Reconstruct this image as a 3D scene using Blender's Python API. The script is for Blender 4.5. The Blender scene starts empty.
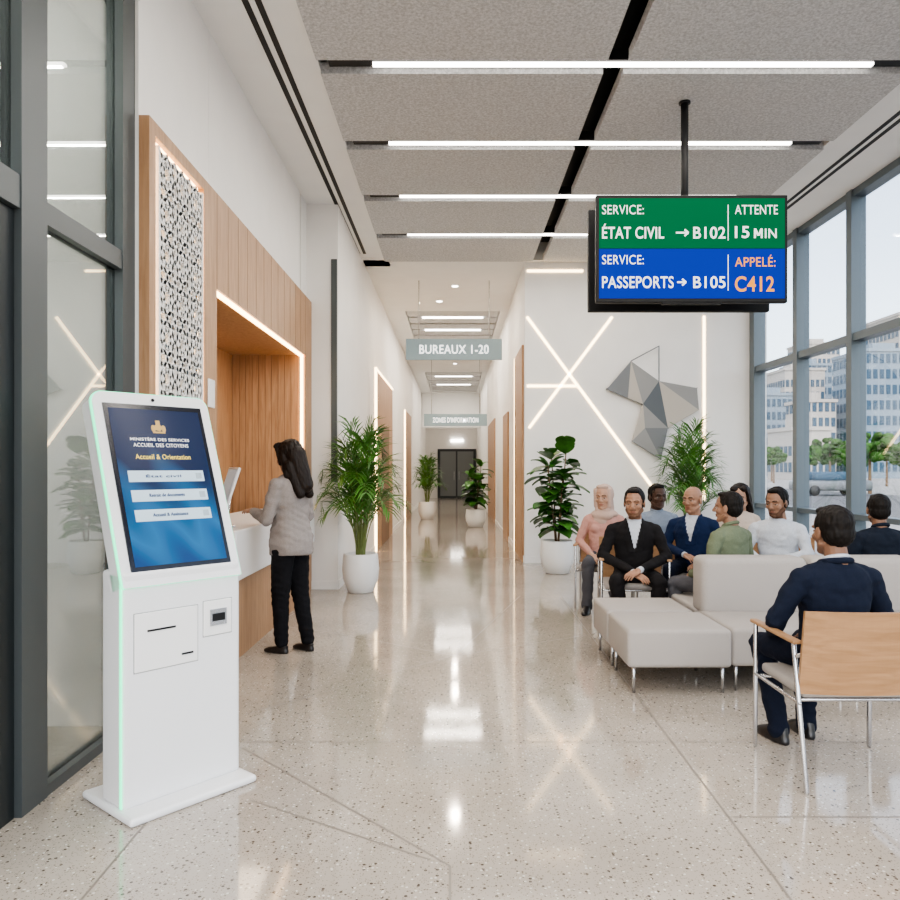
import bpy, bmesh, math, random
import numpy as np
from mathutils import Vector, Matrix, noise
R=math.radians
random.seed(7)
CH=1.47; F=750.0; CEIL=4.67
def PX(px,py,d): return Vector(((px-455)/F*d, d, CH-(py-468)/F*d))
def FL(px,py):
    d=CH*F/(py-468); return Vector(((px-455)/F*d,d,0))
# ------------------------------------------------ materials
MATS={}
def mat(name,col,rough=.5,metal=0,em=None,es=0,spec=.5,noise_s=None,noise_a=.1,bump=0,bump_s=100,trans=0,coat=0):
    if name in MATS: return MATS[name]
    m=bpy.data.materials.new(name); m.use_nodes=True
    nt=m.node_tree; b=nt.nodes['Principled BSDF']
    c=tuple(col)+(1,)
    b.inputs['Base Color'].default_value=c
    b.inputs['Roughness'].default_value=rough
    b.inputs['Metallic'].default_value=metal
    b.inputs['Specular IOR Level'].default_value=spec
    b.inputs['Coat Weight'].default_value=coat
    if em: 
        b.inputs['Emission Color'].default_value=tuple(em)+(1,)
        b.inputs['Emission Strength'].default_value=es
    tc=nt.nodes.new('ShaderNodeTexCoord')
    if noise_s:
        n=nt.nodes.new('ShaderNodeTexNoise'); n.inputs['Scale'].default_value=noise_s; n.inputs['Detail'].default_value=5
        nt.links.new(tc.outputs['Object'],n.inputs['Vector'])
        cr=nt.nodes.new('ShaderNodeValToRGB')
        cr.color_ramp.elements[0].position=.3; cr.color_ramp.elements[1].position=.7
        cr.color_ramp.elements[0].color=tuple(max(0,x*(1-noise_a)) for x in col)+(1,)
        cr.color_ramp.elements[1].color=tuple(min(1,x*(1+noise_a)) for x in col)+(1,)
        nt.links.new(n.outputs['Fac'],cr.inputs['Fac']); nt.links.new(cr.outputs['Color'],b.inputs['Base Color'])
    if bump:
        n2=nt.nodes.new('ShaderNodeTexNoise'); n2.inputs['Scale'].default_value=bump_s; n2.inputs['Detail'].default_value=3
        nt.links.new(tc.outputs['Object'],n2.inputs['Vector'])
        bp=nt.nodes.new('ShaderNodeBump'); bp.inputs['Strength'].default_value=bump; bp.inputs['Distance'].default_value=.01
        nt.links.new(n2.outputs['Fac'],bp.inputs['Height']); nt.links.new(bp.outputs['Normal'],b.inputs['Normal'])
    MATS[name]=m; return m
def wood(name,c1,c2,sc=(14,14,1.2),rough=.45):
    m=bpy.data.materials.new(name); m.use_nodes=True; nt=m.node_tree; b=nt.nodes['Principled BSDF']
    tc=nt.nodes.new('ShaderNodeTexCoord'); mp=nt.nodes.new('ShaderNodeMapping'); mp.inputs['Scale'].default_value=sc
    n=nt.nodes.new('ShaderNodeTexNoise'); n.inputs['Scale'].default_value=2.5; n.inputs['Detail'].default_value=8; n.inputs['Distortion'].default_value=.6
    cr=nt.nodes.new('ShaderNodeValToRGB'); cr.color_ramp.elements[0].position=.3; cr.color_ramp.elements[1].position=.7
    cr.color_ramp.elements[0].color=tuple(c1)+(1,); cr.color_ramp.elements[1].color=tuple(c2)+(1,)
    nt.links.new(tc.outputs['Object'],mp.inputs['Vector']); nt.links.new(mp.outputs['Vector'],n.inputs['Vector'])
    nt.links.new(n.outputs['Fac'],cr.inputs['Fac']); nt.links.new(cr.outputs['Color'],b.inputs['Base Color'])
    b.inputs['Roughness'].default_value=rough
    MATS[name]=m; return m
def glassmat(name,tint,refl=.12,top=.9,rough=.0):
    m=bpy.data.materials.new(name); m.use_nodes=True; nt=m.node_tree
    for n in list(nt.nodes): nt.nodes.remove(n)
    o=nt.nodes.new('ShaderNodeOutputMaterial'); t=nt.nodes.new('ShaderNodeBsdfTransparent'); t.inputs[0].default_value=tuple(tint)+(1,)
    g=nt.nodes.new('ShaderNodeBsdfGlossy'); g.inputs['Roughness'].default_value=rough
    lw=nt.nodes.new('ShaderNodeLayerWeight'); lw.inputs['Blend'].default_value=.35
    mr=nt.nodes.new('ShaderNodeMapRange'); mr.inputs['To Min'].default_value=refl; mr.inputs['To Max'].default_value=top
    mx=nt.nodes.new('ShaderNodeMixShader')
    nt.links.new(lw.outputs['Fresnel'],mr.inputs['Value']); nt.links.new(mr.outputs['Result'],mx.inputs['Fac'])
    nt.links.new(t.outputs[0],mx.inputs[1]); nt.links.new(g.outputs[0],mx.inputs[2]); nt.links.new(mx.outputs[0],o.inputs['Surface'])
    MATS[name]=m; return m
def terrazzo():
    m=bpy.data.materials.new('terrazzo'); m.use_nodes=True; nt=m.node_tree; b=nt.nodes['Principled BSDF']
    tc=nt.nodes.new('ShaderNodeTexCoord')
    def N(t): return nt.nodes.new(t)
    base=N('ShaderNodeTexNoise'); base.inputs['Scale'].default_value=1.3; base.inputs['Detail'].default_value=4
    nt.links.new(tc.outputs['Object'],base.inputs['Vector'])
    r0=N('ShaderNodeValToRGB'); r0.color_ramp.elements[0].position=.3;r0.color_ramp.elements[1].position=.7
    r0.color_ramp.elements[0].color=(.37,.325,.275,1); r0.color_ramp.elements[1].color=(.46,.41,.35,1)
    nt.links.new(base.outputs['Fac'],r0.inputs['Fac'])
    prev=r0.outputs['Color']
    for sc,th,dens,col in ((48,.30,.80,(.09,.07,.055,1)),(85,.30,.74,(.20,.16,.125,1)),(60,.3,.78,(.66,.62,.56,1)),(130,.34,.6,(.27,.235,.195,1))):
        v=N('ShaderNodeTexVoronoi'); v.inputs['Scale'].default_value=sc
        nt.links.new(tc.outputs['Object'],v.inputs['Vector'])
        a=N('ShaderNodeMath'); a.operation='LESS_THAN'; a.inputs[1].default_value=th; nt.links.new(v.outputs['Distance'],a.inputs[0])
        sp=N('ShaderNodeSeparateColor'); nt.links.new(v.outputs['Color'],sp.inputs[0])
        c=N('ShaderNodeMath'); c.operation='GREATER_THAN'; c.inputs[1].default_value=dens; nt.links.new(sp.outputs[0],c.inputs[0])
        mu=N('ShaderNodeMath'); mu.operation='MULTIPLY'; nt.links.new(a.outputs[0],mu.inputs[0]); nt.links.new(c.outputs[0],mu.inputs[1])
        mx=N('ShaderNodeMix'); mx.data_type='RGBA'; nt.links.new(mu.outputs[0],mx.inputs['Factor']); nt.links.new(prev,mx.inputs['A']); mx.inputs['B'].default_value=col
        prev=mx.outputs['Result']
    nt.links.new(prev,b.inputs['Base Color']); b.inputs['Roughness'].default_value=.075; b.inputs['Specular IOR Level'].default_value=.75
    MATS['terrazzo']=m
def acoustic():
    m=bpy.data.materials.new('acoustic'); m.use_nodes=True; nt=m.node_tree; b=nt.nodes['Principled BSDF']
    tc=nt.nodes.new('ShaderNodeTexCoord'); n=nt.nodes.new('ShaderNodeTexNoise'); n.inputs['Scale'].default_value=45; n.inputs['Detail'].default_value=6; n.inputs['Roughness'].default_value=.75
    nt.links.new(tc.outputs['Object'],n.inputs['Vector'])
    cr=nt.nodes.new('ShaderNodeValToRGB'); cr.color_ramp.elements[0].position=.38; cr.color_ramp.elements[1].position=.62
    cr.color_ramp.elements[0].color=(.40,.40,.40,1); cr.color_ramp.elements[1].color=(.66,.66,.66,1)
    nt.links.new(n.outputs['Fac'],cr.inputs['Fac']); nt.links.new(cr.outputs['Color'],b.inputs['Base Color']); b.inputs['Roughness'].default_value=.95
    MATS['acoustic']=m
terrazzo(); acoustic()
mat('wall_white',(.83,.815,.79),.6,noise_s=3,noise_a=.02)
mat('ceil_white',(.85,.85,.84),.7,noise_s=3,noise_a=.02)
mat('black',(.010,.010,.011),.5,spec=.3)
mat('led',(1,1,1),em=(1,.95,.88),es=9)
mat('led_warm',(1,.8,.6),em=(1,.66,.34),es=10)
mat('led_soft',(1,.88,.7),em=(1,.70,.38),es=8)
mat('led_back',(.75,.7,.62),em=(1,.84,.66),es=.12)
mat('led_green',(.1,.8,.45),em=(.05,1,.45),es=2.0)
mat('frame_grey',(.085,.097,.10),.4,.3)
mat('frame_dark',(.030,.035,.038),.4,.5)
mat('frame_blue',(.12,.150,.172),.4,.3)
wood('oak',(.32,.175,.088),(.45,.265,.145))
wood('oak_chair',(.29,.155,.07),(.40,.23,.115),(1.5,14,14))
glassmat('glass_clear',(.97,.985,.99),.01,.22)
glassmat('glass_tint',(.80,.84,.83),.10,.75)
mat('steel',(.55,.55,.56),.25,.95)
mat('white_gloss',(.80,.80,.80),.28,noise_s=2,noise_a=.01)
mat('white_matte',(.84,.83,.81),.5,noise_s=2,noise_a=.01)
mat('sofa_fabric',(.38,.35,.325),.9,noise_s=250,noise_a=.14,bump=.25,bump_s=400)
mat('joint',(.22,.19,.16),.4)
mat('groove',(.20,.12,.07),.6)
mat('leaf_palm',(.050,.155,.018),.4,noise_s=6,noise_a=.5)
mat('leaf_fig',(.045,.15,.022),.32,noise_s=8,noise_a=.4)
mat('stem',(.16,.20,.06),.6); mat('trunk',(.16,.10,.06),.8,noise_s=30,noise_a=.3)
mat('soil',(.04,.028,.02),.95,noise_s=40,noise_a=.5)
mat('pot',(.80,.80,.79),.3,noise_s=2,noise_a=.01)
# ------------------------------------------------ mesh builder
class MB:
    def __init__(s): s.v=[];s.f=[];s.m=[];s.s=[];s.mats=[]
    def mi(s,m):
        if m not in s.mats: s.mats.append(m)
        return s.mats.index(m)
    def add(s,vs,fs,m,smooth=False,M=None):
        o=len(s.v); k=s.mi(m)
        s.v+= [tuple(M@Vector(v)) for v in vs] if M is not None else [tuple(v) for v in vs]
        for f in fs: s.f.append([i+o for i in f]); s.m.append(k); s.s.append(smooth)
    def box(s,x0,x1,y0,y1,z0,z1,m,M=None):
        vs=[(x,y,z) for x in(x0,x1) for y in(y0,y1) for z in(z0,z1)]
        s.add(vs,[(0,1,3,2),(4,6,7,5),(0,4,5,1),(2,3,7,6),(0,2,6,4),(1,5,7,3)],m,False,M)
    def rbox(s,x0,x1,y0,y1,z0,z1,r,m,seg=3,M=None):
        bm=bmesh.new(); bmesh.ops.create_cube(bm,size=1)
        for v in bm.verts: v.co=Vector(((x0+x1)/2+v.co.x*(x1-x0),(y0+y1)/2+v.co.y*(y1-y0),(z0+z1)/2+v.co.z*(z1-z0)))
        bmesh.ops.bevel(bm,geom=bm.edges[:],offset=r,segments=seg,profile=.5,affect='EDGES')
        bm.verts.index_update()
        s.add([v.co[:] for v in bm.verts],[[v.index for v in f.verts] for f in bm.faces],m,False if r<.02 else True,M); bm.free()
    def lathe(s,prof,c,m,n=28,smooth=True,M=None,cap=True):
        vs=[];fs=[]
        for r,z in prof:
            for i in range(n):
                a=2*math.pi*i/n; vs.append((c[0]+r*math.cos(a),c[1]+r*math.sin(a),c[2]+z))
        for j in range(len(prof)-1):
            for i in range(n):
                a=j*n+i;b=j*n+(i+1)%n; fs.append((a,b,b+n,a+n))
        if cap: fs.append(list(range(n))[::-1]); fs.append(list(range((len(prof)-1)*n,len(prof)*n)))
        s.add(vs,fs,m,smooth,M)
    def cap(s,p0,p1,r0,r1,m='x',n=14,h=4,M=None,round_=True):
        p0=Vector(p0);p1=Vector(p1); L=(p1-p0).length
        q=(p1-p0).to_track_quat('Z','Y').to_matrix().to_4x4() if L>1e-6 else Matrix()
        T=Matrix.Translation(p0)@q
        if round_:
            pr=[(max(r0*math.sin(t),1e-4),-r0*math.cos(t)) for t in [math.pi/2*i/h for i in range(h+1)]]
            pr+=[(max(r1*math.cos(t),1e-4),L+r1*math.sin(t)) for t in [math.pi/2*i/h for i in range(h+1)]]
        else: pr=[(r0,0),(r1,L)]
        s.lathe(pr,(0,0,0),m,n,True,(M@T) if M is not None else T)
    def ell(s,c,r,m='x',M=None,n=16,h=10):
        pr=[(max(math.sin(math.pi*i/h),1e-3),-math.cos(math.pi*i/h)) for i in range(h+1)]
        T=Matrix.Translation(c)@Matrix.Diagonal((r[0],r[1],r[2],1))
        s.lathe(pr,(0,0,0),m,n,True,(M@T) if M is not None else T)
    def loft(s,secs,m='x',n=24,M=None,p=2.3):
        vs=[];fs=[]
        for cx,cy,cz,rx,ry in secs:
            for i in range(n):
                a=2*math.pi*i/n; ca,sa=math.cos(a),math.sin(a)
                vs.append((cx+rx*math.copysign(abs(ca)**(2/p),ca),cy+ry*math.copysign(abs(sa)**(2/p),sa),cz))
        for j in range(len(secs)-1):
            for i in range(n):
                a=j*n+i;b=j*n+(i+1)%n; fs.append((a,b,b+n,a+n))
        fs.append(list(range(n))[::-1]); fs.append(list(range((len(secs)-1)*n,len(secs)*n)))
        s.add(vs,fs,m,True,M)
    def obj(s,name,M=None,parent=None):
        me=bpy.data.meshes.new(name); me.from_pydata(s.v,[],s.f)
        for k in s.mats: me.materials.append(MATS[k])
        me.polygons.foreach_set('material_index',s.m); me.polygons.foreach_set('use_smooth',s.s); me.update()
        o=bpy.data.objects.new(name,me); bpy.context.scene.collection.objects.link(o)
        if parent: o.parent=parent
        if M is not None: o.matrix_local=M
        return o
def text(name,body,M,width,height,m,parent,bold=0,align='LEFT'):
    cu=bpy.data.curves.new(name,'FONT'); cu.body=body; cu.size=1; cu.extrude=.004; cu.offset=bold; cu.space_character=1.06
    o=bpy.data.objects.new(name,cu); bpy.context.scene.collection.objects.link(o)
    bpy.context.view_layer.update()
    dg=bpy.context.evaluated_depsgraph_get(); me=bpy.data.meshes.new_from_object(o.evaluated_get(dg))
    bpy.data.objects.remove(o)
    co=np.array([v.co[:] for v in me.vertices]); mn=co.min(0);mx=co.max(0)
    sx=width/(mx[0]-mn[0]); sy=height/(mx[1]-mn[1])
    ox={'LEFT':0,'CENTER':-width/2}[align]
    for v in me.vertices: v.co=Vector(((v.co.x-mn[0])*sx+ox,(v.co.y-mn[1])*sy,v.co.z*.3))
    me.materials.clear(); me.materials.append(MATS[m])
    o2=bpy.data.objects.new(name,me); bpy.context.scene.collection.objects.link(o2); o2.parent=parent; o2.matrix_local=M
    return o2
T=Matrix.Translation
def RX(a): return Matrix.Rotation(a,4,'X')
def RZ(a): return Matrix.Rotation(a,4,'Z')
# ------------------------------------------------ room shell
XL=-1.74; XW=4.62; XC=-1.42; XR=1.08; YF=11.6; YE=36.75
b=MB(); b.box(-4.2,XW+.15,-3,YE+.3,-.12,0,'terrazzo'); b.obj('floor')
b=MB()
def strip(a,c,w=.0045):
    a=FL(*a);c=FL(*c); d=(c-a).normalized(); n=Vector((-d.y,d.x,0))*w
    b.add([a+n+Vector((0,0,.0008)),a-n+Vector((0,0,.0008)),c-n+Vector((0,0,.0008)),c+n+Vector((0,0,.0008))],[(0,1,2,3)],'joint')
for s in [((243,742),(668,742)),((243,748),(450,866)),((244,715),(455,655)),((606,655),(795,905)),((450,866),(450,960)),((330,632),(455,656)),
          ((455,656),(605,632)),((728,817),(990,817)),((60,925),(150,818)),((300,610),(250,640)),((606,655),(560,596)),((270,625),(330,632)),((455,656),(520,596)),((455,590),(400,592)),((668,742),(900,742)),((250,800),(430,860))]:
    strip(*s)
b.obj('trim_floor_joint')
# ceiling
b=MB()
RT=4.95
b.box(XL-2.4,-1.08,-3,YF,CEIL,CEIL+.35,'ceil_white')
b.box(3.67,XW+.2,-3,YF,CEIL,CEIL+.35,'ceil_white')
b.box(-1.08,3.67,-3,YF,RT,RT+.05,'black')
b.box(-1.5,XW+.2,11.55,YF+.3,CEIL,RT+.05,'ceil_white')
b.box(XC-.3,-1.02,YF,YE+.3,CEIL,CEIL+.3,'ceil_white'); b.box(.92,XR+.3,YF+.3,YE+.3,CEIL,CEIL+.3,'ceil_white')
for y0,y1 in ((YF+.3,15.3),(18.9,25),(31.5,YE+.3)): b.box(-1.02,.92,y0,y1,CEIL,CEIL+.3,'ceil_white')
for y0,y1 in ((15.3,18.9),(25,31.5)): b.box(-1.02,.92,y0,y1,CEIL+.25,CEIL+.3,'black')
b.box(XC+.01,XR-.01,32,32.3,3.2,CEIL,'ceil_white')
for x in (-1.46,-1.37): b.box(x,x+.045,-3,11.2,CEIL-.004,CEIL+.01,'black')
for x in (3.98,4.07): b.box(x,x+.045,-3,11.2,CEIL-.004,CEIL+.01,'black')
b.obj('ceiling')
ys=[5.93+1.44*k for k in range(-6,4)]
pan=MB()
xs=[-1.08,1.27,3.67]
for k,y in enumerate(ys+[11.62]):
    if k==0: continue
    y0=ys[k-1]+.10; y1=(ys[k]-.10) if k<len(ys) else 11.52
    for i in range(2):
        pan.box(xs[i]+(.0 if i==0 else .08),xs[i+1]-(.08 if i==0 else 0),y0,y1,CEIL-.03,CEIL+.06,'acoustic')
pan.obj('acoustic_ceiling_panels')
for k,y in enumerate(ys):
    b=MB(); b.box(-.65,3.3,y-.022,y+.022,CEIL-.02,CEIL+.0,'led'); b.box(-1.0,3.6,y-.05,y+.05,CEIL,CEIL+.09,'black')
    b.obj('linear_ceiling_lamp')
for (y0,y1) in ((15.3,18.9),(25,31.5)):
    b=MB(); n=5
    for i in range(n):
        a=y0+(y1-y0)*i/n; c=y0+(y1-y0)*(i+1)/n
        b.box(-1.0,.9,a+.10,c-.08,CEIL+.02,CEIL+.08,'acoustic'); 
        if i%2==1: b.box(-.7,.6,a-.03,a+.05,CEIL+.0,CEIL+.03,'led')
    b.obj('corridor_ceiling_raft')
b=MB()
for x,y in ((0,13.2),(0,20.5),(0,23),(-.3,14.4)): b.lathe([(.05,-.01),(.06,0)],(x,y,CEIL),'led',16)
b.obj('recessed_downlight')
# left walls
b=MB(); b.box(XL-.9,XL-.062,4.27,5.48,0,CEIL,'wall_white'); b.obj('wall_left')
b=MB(); b.box(XL-.9,XL-.06,5.48,8.7,2.9,CEIL,'wall_white'); b.box(XL-1.0,XL-.9,5.48,8.75,0,CEIL,'wall_white'); b.obj('wall_left_niche')
b=MB(); b.box(XL-.9,XL-.06,8.75,9.1,0,CEIL,'wall_white'); b.box(XL-.9,XC,9.1,9.45,0,CEIL,'wall_white'); b.obj('wall_left_return')
b=MB(); b.box(XC-.2,XC,9.45,YE,0,CEIL,'wall_white'); b.obj('wall_corridor_left')
b=MB(); b.box(-4.2,-4.0,-3,4.27,0,CEIL,'wall_white'); b.obj('wall_office_left')
b=MB(); b.box(-4.2,XL-.9,4.2,4.4,0,CEIL,'wall_white'); b.obj('wall_office_back')
b=MB()
for x0,x1,y0,y1 in ((XC,XC+.015,9.1,13.2),(XC,XC+.015,16.8,21),(XC,XC+.015,24,YE),(XL-.06,XC,9.085,9.1)): b.box(x0,x1,y0,y1,0,.1,'wall_white')
b.obj('baseboard_left')
b=MB()
yA,yB=4.27,9.1
b.box(XL-.06,XL,yA,4.36,0,3.48,'oak'); b.box(XL-.06,XL,4.36,5.2,0,.35,'oak'); b.box(XL-.06,XL,4.36,5.2,3.40,3.48,'oak')
b.box(XL-.06,XL,5.2,5.48,0,3.48,'oak'); b.box(XL-.06,XL,5.48,8.7,2.78,3.48,'oak'); b.box(XL-.06,XL,8.7,9.1,0,3.48,'oak')
b.box(XL-.85,XL-.07,8.7,8.74,0,2.9,'oak'); b.box(XL-.85,XL-.07,5.44,5.48,0,2.9,'oak'); b.box(XL-.9,XL-.85,5.44,8.74,0,2.9,'oak'); b.box(XL-.85,XL-.07,5.48,8.7,2.78,2.85,'oak')
for i in range(13):
    y=5.48+.27*i; 
    if y<9.05: b.box(XL,XL+.0015,y,y+.005,2.78 if y<8.7 else 0,3.48,'groove')
for i in range(11): b.box(XL-.84+.075*i,XL-.836+.075*i,8.697,8.7,0,2.78,'groove')
b.obj('trim_wood_portal')
b=MB()
b.box(XL-.05,XL-.02,5.50,8.68,2.755,2.78,'led_warm'); b.box(XL-.05,XL-.02,8.665,8.697,1.0,2.78,'led_warm'); 
b.obj('niche_led_strip')
# lattice panel
b=MB()
ly0,ly1,lz0,lz1=4.40,5.16,.40,3.36
b.box(XL-.06,XL-.05,ly0-.04,ly1+.04,lz0-.04,lz1+.04,'led_back')
b.box(XL-.045,XL-.030,ly0-.035,ly0-.014,lz0,lz1,'led_warm'); b.box(XL-.045,XL-.005,ly1+.014,ly1+.038,lz0,lz1,'led_warm'); b.box(XL-.045,XL-.030,ly0,ly1,lz1+.01,lz1+.035,'led_warm')
def bar(y0,z0,y1,z1,w=.015):
    d=Vector((0,y1-y0,z1-z0)); L=d.length; d/=L; n=Vector((0,-d.z,d.y))*w; e=d*w*.6
    A=Vector((0,y0,z0))-e;Bq=Vector((0,y1,z1))+e
    vs=[]
    for x in (XL-.018,XL+.004):
        for q in (A+n,A-n,Bq-n,Bq+n): vs.append((x,min(max(q.y,ly0),ly1),min(max(q.z,lz0),lz1)))
    b.add(vs,[(3,2,1,0),(4,5,6,7),(0,1,5,4),(1,2,6,5),(2,3,7,6),(3,0,4,7)],'white_matte')
nc=3; cs=(ly1-ly0)/nc; nz=int(round((lz1-lz0)/cs)); csz=(lz1-lz0)/nz
for i in range(nc):
    for j in range(nz):
        cy=ly0+cs*(i+.5); cz=lz0+csz*(j+.5)
        for off,rad in ((0,.50),(math.pi/4,.50),(math.pi/8,.22)):
            nn=4 if rad>.3 else 8
            pts=[(cy+cs*rad*math.cos(off+2*math.pi*k/nn),cz+csz*rad*math.sin(off+2*math.pi*k/nn)) for k in range(nn)]
            for k in range(nn): bar(*pts[k],*pts[(k+1)%nn])
        for k in range(4):
            a=math.pi/4+math.pi/2*k
            bar(cy+cs*.48*math.cos(a),cz+csz*.48*math.sin(a),cy+cs*.7*math.cos(a),cz+csz*.7*math.sin(a))
b.box(XL-.025,XL+.006,ly0-.01,ly0+.012,lz0,lz1,'white_matte');b.box(XL-.025,XL+.006,ly1-.012,ly1+.01,lz0,lz1,'white_matte')
bm=bmesh.new()
ob=b.obj('moroccan_lattice_panel'); bm.from_mesh(ob.data); bmesh.ops.recalc_face_normals(bm,faces=bm.faces); bm.to_mesh(ob.data); bm.free()
# counter
b=MB()
b.rbox(XL-.6,-1.62,5.55,8.66,.62,1.0,.012,'white_gloss'); b.box(XL-.5,-1.67,5.6,8.64,0,.62,'oak')
b.obj('reception_counter')
b=MB()
Mt=T((-1.84,5.98,1.002))@RZ(R(-62))
b.rbox(-.1,.1,-.07,.07,0,.015,.005,'steel',2,Mt); b.cap((0,.02,.015),(0,.04,.2),.012,.012,'steel',10,3,Mt,False)
Mt2=Mt@T((0,.03,.30))@RX(R(-18))
b.rbox(-.18,.18,-.012,.012,-.15,.18,.008,'white_gloss',2,Mt2)
mat('screen_grey',(.30,.36,.40),.2,em=(.5,.62,.7),es=.3)
b.box(-.16,.16,-.014,-.0125,-.13,.16,'screen_grey',Mt2)
b.obj('counter_monitor')
b=MB(); b.rbox(XL,XL+.012,5.27,5.40,1.9,2.1,.004,'white_gloss',2); b.obj('wall_notice_plate')
# storefront glazing left
XG=-1.82
b=MB()
for y0,y1 in ((3.15,3.35),(4.11,4.265)): b.box(XG-.1,XG,y0,y1,0,CEIL,'frame_grey')
b.box(XG-.08,XG-.005,3.35,4.11,2.56,2.66,'frame_grey'); b.box(XG-.08,XG-.005,3.35,4.11,0,.05,'frame_grey')
b.box(XG-.055,XG-.045,3.35,4.11,.05,2.56,'glass_tint'); b.box(XG-.055,XG-.045,3.35,4.11,2.66,CEIL,'glass_tint')
b.obj('window_1')
b=MB(); b.box(XG-.08,XG-.005,2.28,3.15,2.56,2.70,'frame_grey'); b.box(XG-.055,XG-.045,2.28,3.15,2.7,CEIL,'glass_tint'); b.obj('window_2')
b=MB(); b.box(XG-.1,XG,2.2,2.28,0,CEIL,'frame_grey'); b.box(XG-.1,XG,-3,2.2,2.56,2.7,'frame_grey'); b.obj('window_5')
b=MB(); 
b.box(XG-.09,XG-.03,3.02,3.145,0,2.555,'frame_dark'); b.box(XG-.12,XG-.06,2.88,3.00,.0,2.5,'frame_dark'); b.box(XG-.12,XG-.06,2.29,2.36,.0,2.5,'frame_dark'); b.box(XG-.12,XG-.06,2.29,3.0,2.44,2.55,'frame_dark');b.box(XG-.12,XG-.06,2.29,3.0,.0,.12,'frame_dark')
b.box(XG-.095,XG-.085,2.36,2.88,.12,2.44,'glass_tint')
b.obj('door_1')
# feature wall + corridor right
b=MB(); b.box(XR,XW+.2,YF,YF+.2,0,CEIL,'wall_white'); b.obj('wall_back')
b=MB(); b.box(XR,XR+.2,YF+.2,YE,0,CEIL,'wall_white'); b.obj('wall_corridor_right')
b=MB(); b.box(XR,XW,YF-.015,YF,0,.1,'wall_white'); b.obj('baseboard_back')
b=MB(); b.box(XR-.015,XR,YF,YE,0,.1,'wall_white'); b.obj('baseboard_corridor_right')
b=MB(); b.box(XC-.2,XR+.2,YE,YE+.2,0,CEIL,'wall_white'); b.obj('wall_end')
b=MB()
def wl(a,c,w=.022,m='led_soft',y=YF-.012):
    A=PX(*a,YF);C=PX(*c,YF); d=(C-A).normalized(); n=Vector((-d.z,0,d.x))*w
    vs=[]
    for yy in (y,YF): 
        for q in (A+n,A-n,C-n,C+n): vs.append((q.x,yy,q.z))
    b.add(vs,[(0,1,2,3),(7,6,5,4),(0,4,5,1),(1,5,6,2),(2,6,7,3),(3,7,4,0)],m)
for a,c in (((527,317),(653,488)),((612,317),(529,428)),((527,386),(576,386)),((704,316),(704,500)),((527,271),(583,271))): wl(a,c,.018)
b.obj('feature_wall_led_lines')
b=MB()
def facet(pts,y,m):
    b.add([tuple(PX(*p,y)) for p in pts]+[tuple(PX(*p,y)+Vector((0,.02,0))) for p in pts],
      [tuple(range(len(pts))),tuple(range(len(pts),2*len(pts)))[::-1]]+[(i,i+len(pts),(i+1)%len(pts)+len(pts),(i+1)%len(pts)) for i in range(len(pts))],m)
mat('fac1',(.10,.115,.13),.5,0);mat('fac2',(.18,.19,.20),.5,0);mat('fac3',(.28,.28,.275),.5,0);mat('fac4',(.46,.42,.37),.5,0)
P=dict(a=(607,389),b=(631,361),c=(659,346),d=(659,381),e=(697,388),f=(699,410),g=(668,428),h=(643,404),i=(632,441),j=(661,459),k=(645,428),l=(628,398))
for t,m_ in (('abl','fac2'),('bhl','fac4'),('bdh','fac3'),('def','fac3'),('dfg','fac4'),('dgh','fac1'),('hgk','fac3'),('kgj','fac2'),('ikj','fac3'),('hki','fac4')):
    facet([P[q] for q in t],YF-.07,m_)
for p,q in (('b','c'),('c','d'),('i','j'),('a','h'),('e','g')):
    b.cap(PX(*P[p],YF-.06),PX(*P[q],YF-.06),.008,.008,'fac1',6,2)
for p in 'ahgj': b.cap(PX(*P[p],YF-.05),PX(*P[p],YF-.05)+Vector((0,.05,0)),.012,.012,'fac1',6,2)
b.obj('geometric_wall_sculpture')
# corridor portals
b=MB()
b.box(XC-.0,XC+.03,13.3,16.7,0,3.2,'oak'); b.box(XC+.03,XC+.035,14.2,15.8,0,2.3,'groove'); b.box(XC+.0,XC+.04,13.25,13.3,0,3.25,'led_soft'); b.box(XC,XC+.04,13.3,16.7,3.2,3.24,'led_soft')
b.box(XC,XC+.03,21,23.9,0,3.1,'oak'); b.box(XC,XC+.04,20.95,21,0,3.1,'led_soft')
b.obj('trim_corridor_left')
b=MB()
b.box(XR-.03,XR,11.75,13.3,0,3.4,'oak'); b.box(XR-.035,XR-.03,13.25,13.3,0,3.4,'led_soft')
b.box(XR-.03,XR,15,16.5,0,2.6,'oak'); b.box(XR-.03,XR,20,24,0,2.8,'oak')
b.obj('trim_corridor_right')
b=MB(); b.box(-1.50,-1.43,9.08,9.1,1.3,4.0,'frame_grey') ; b.obj('window_7')
b=MB()
y=YE-.061
mat('door_glass',(.13,.14,.14),.35)
b.box(-.85,1.03,y-.04,y+.06,0,2.4,'frame_dark'); 
for x0,x1 in ((-.72,.04),(.12,.90)): b.box(x0,x1,y-.05,y-.04,.1,2.28,'door_glass'); b.cap((x1-.08 if x0<0 else x0+.08,y-.08,.9),(x1-.08 if x0<0 else x0+.08,y-.08,1.3),.015,.015,'steel')
b.obj('door_2')
b=MB(); b.box(-.2,.4,YE-.1,YE-.02,2.75,2.87,'led'); b.obj('end_wall_light')  # plain glowing strip above the end doors, carries no sign
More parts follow.
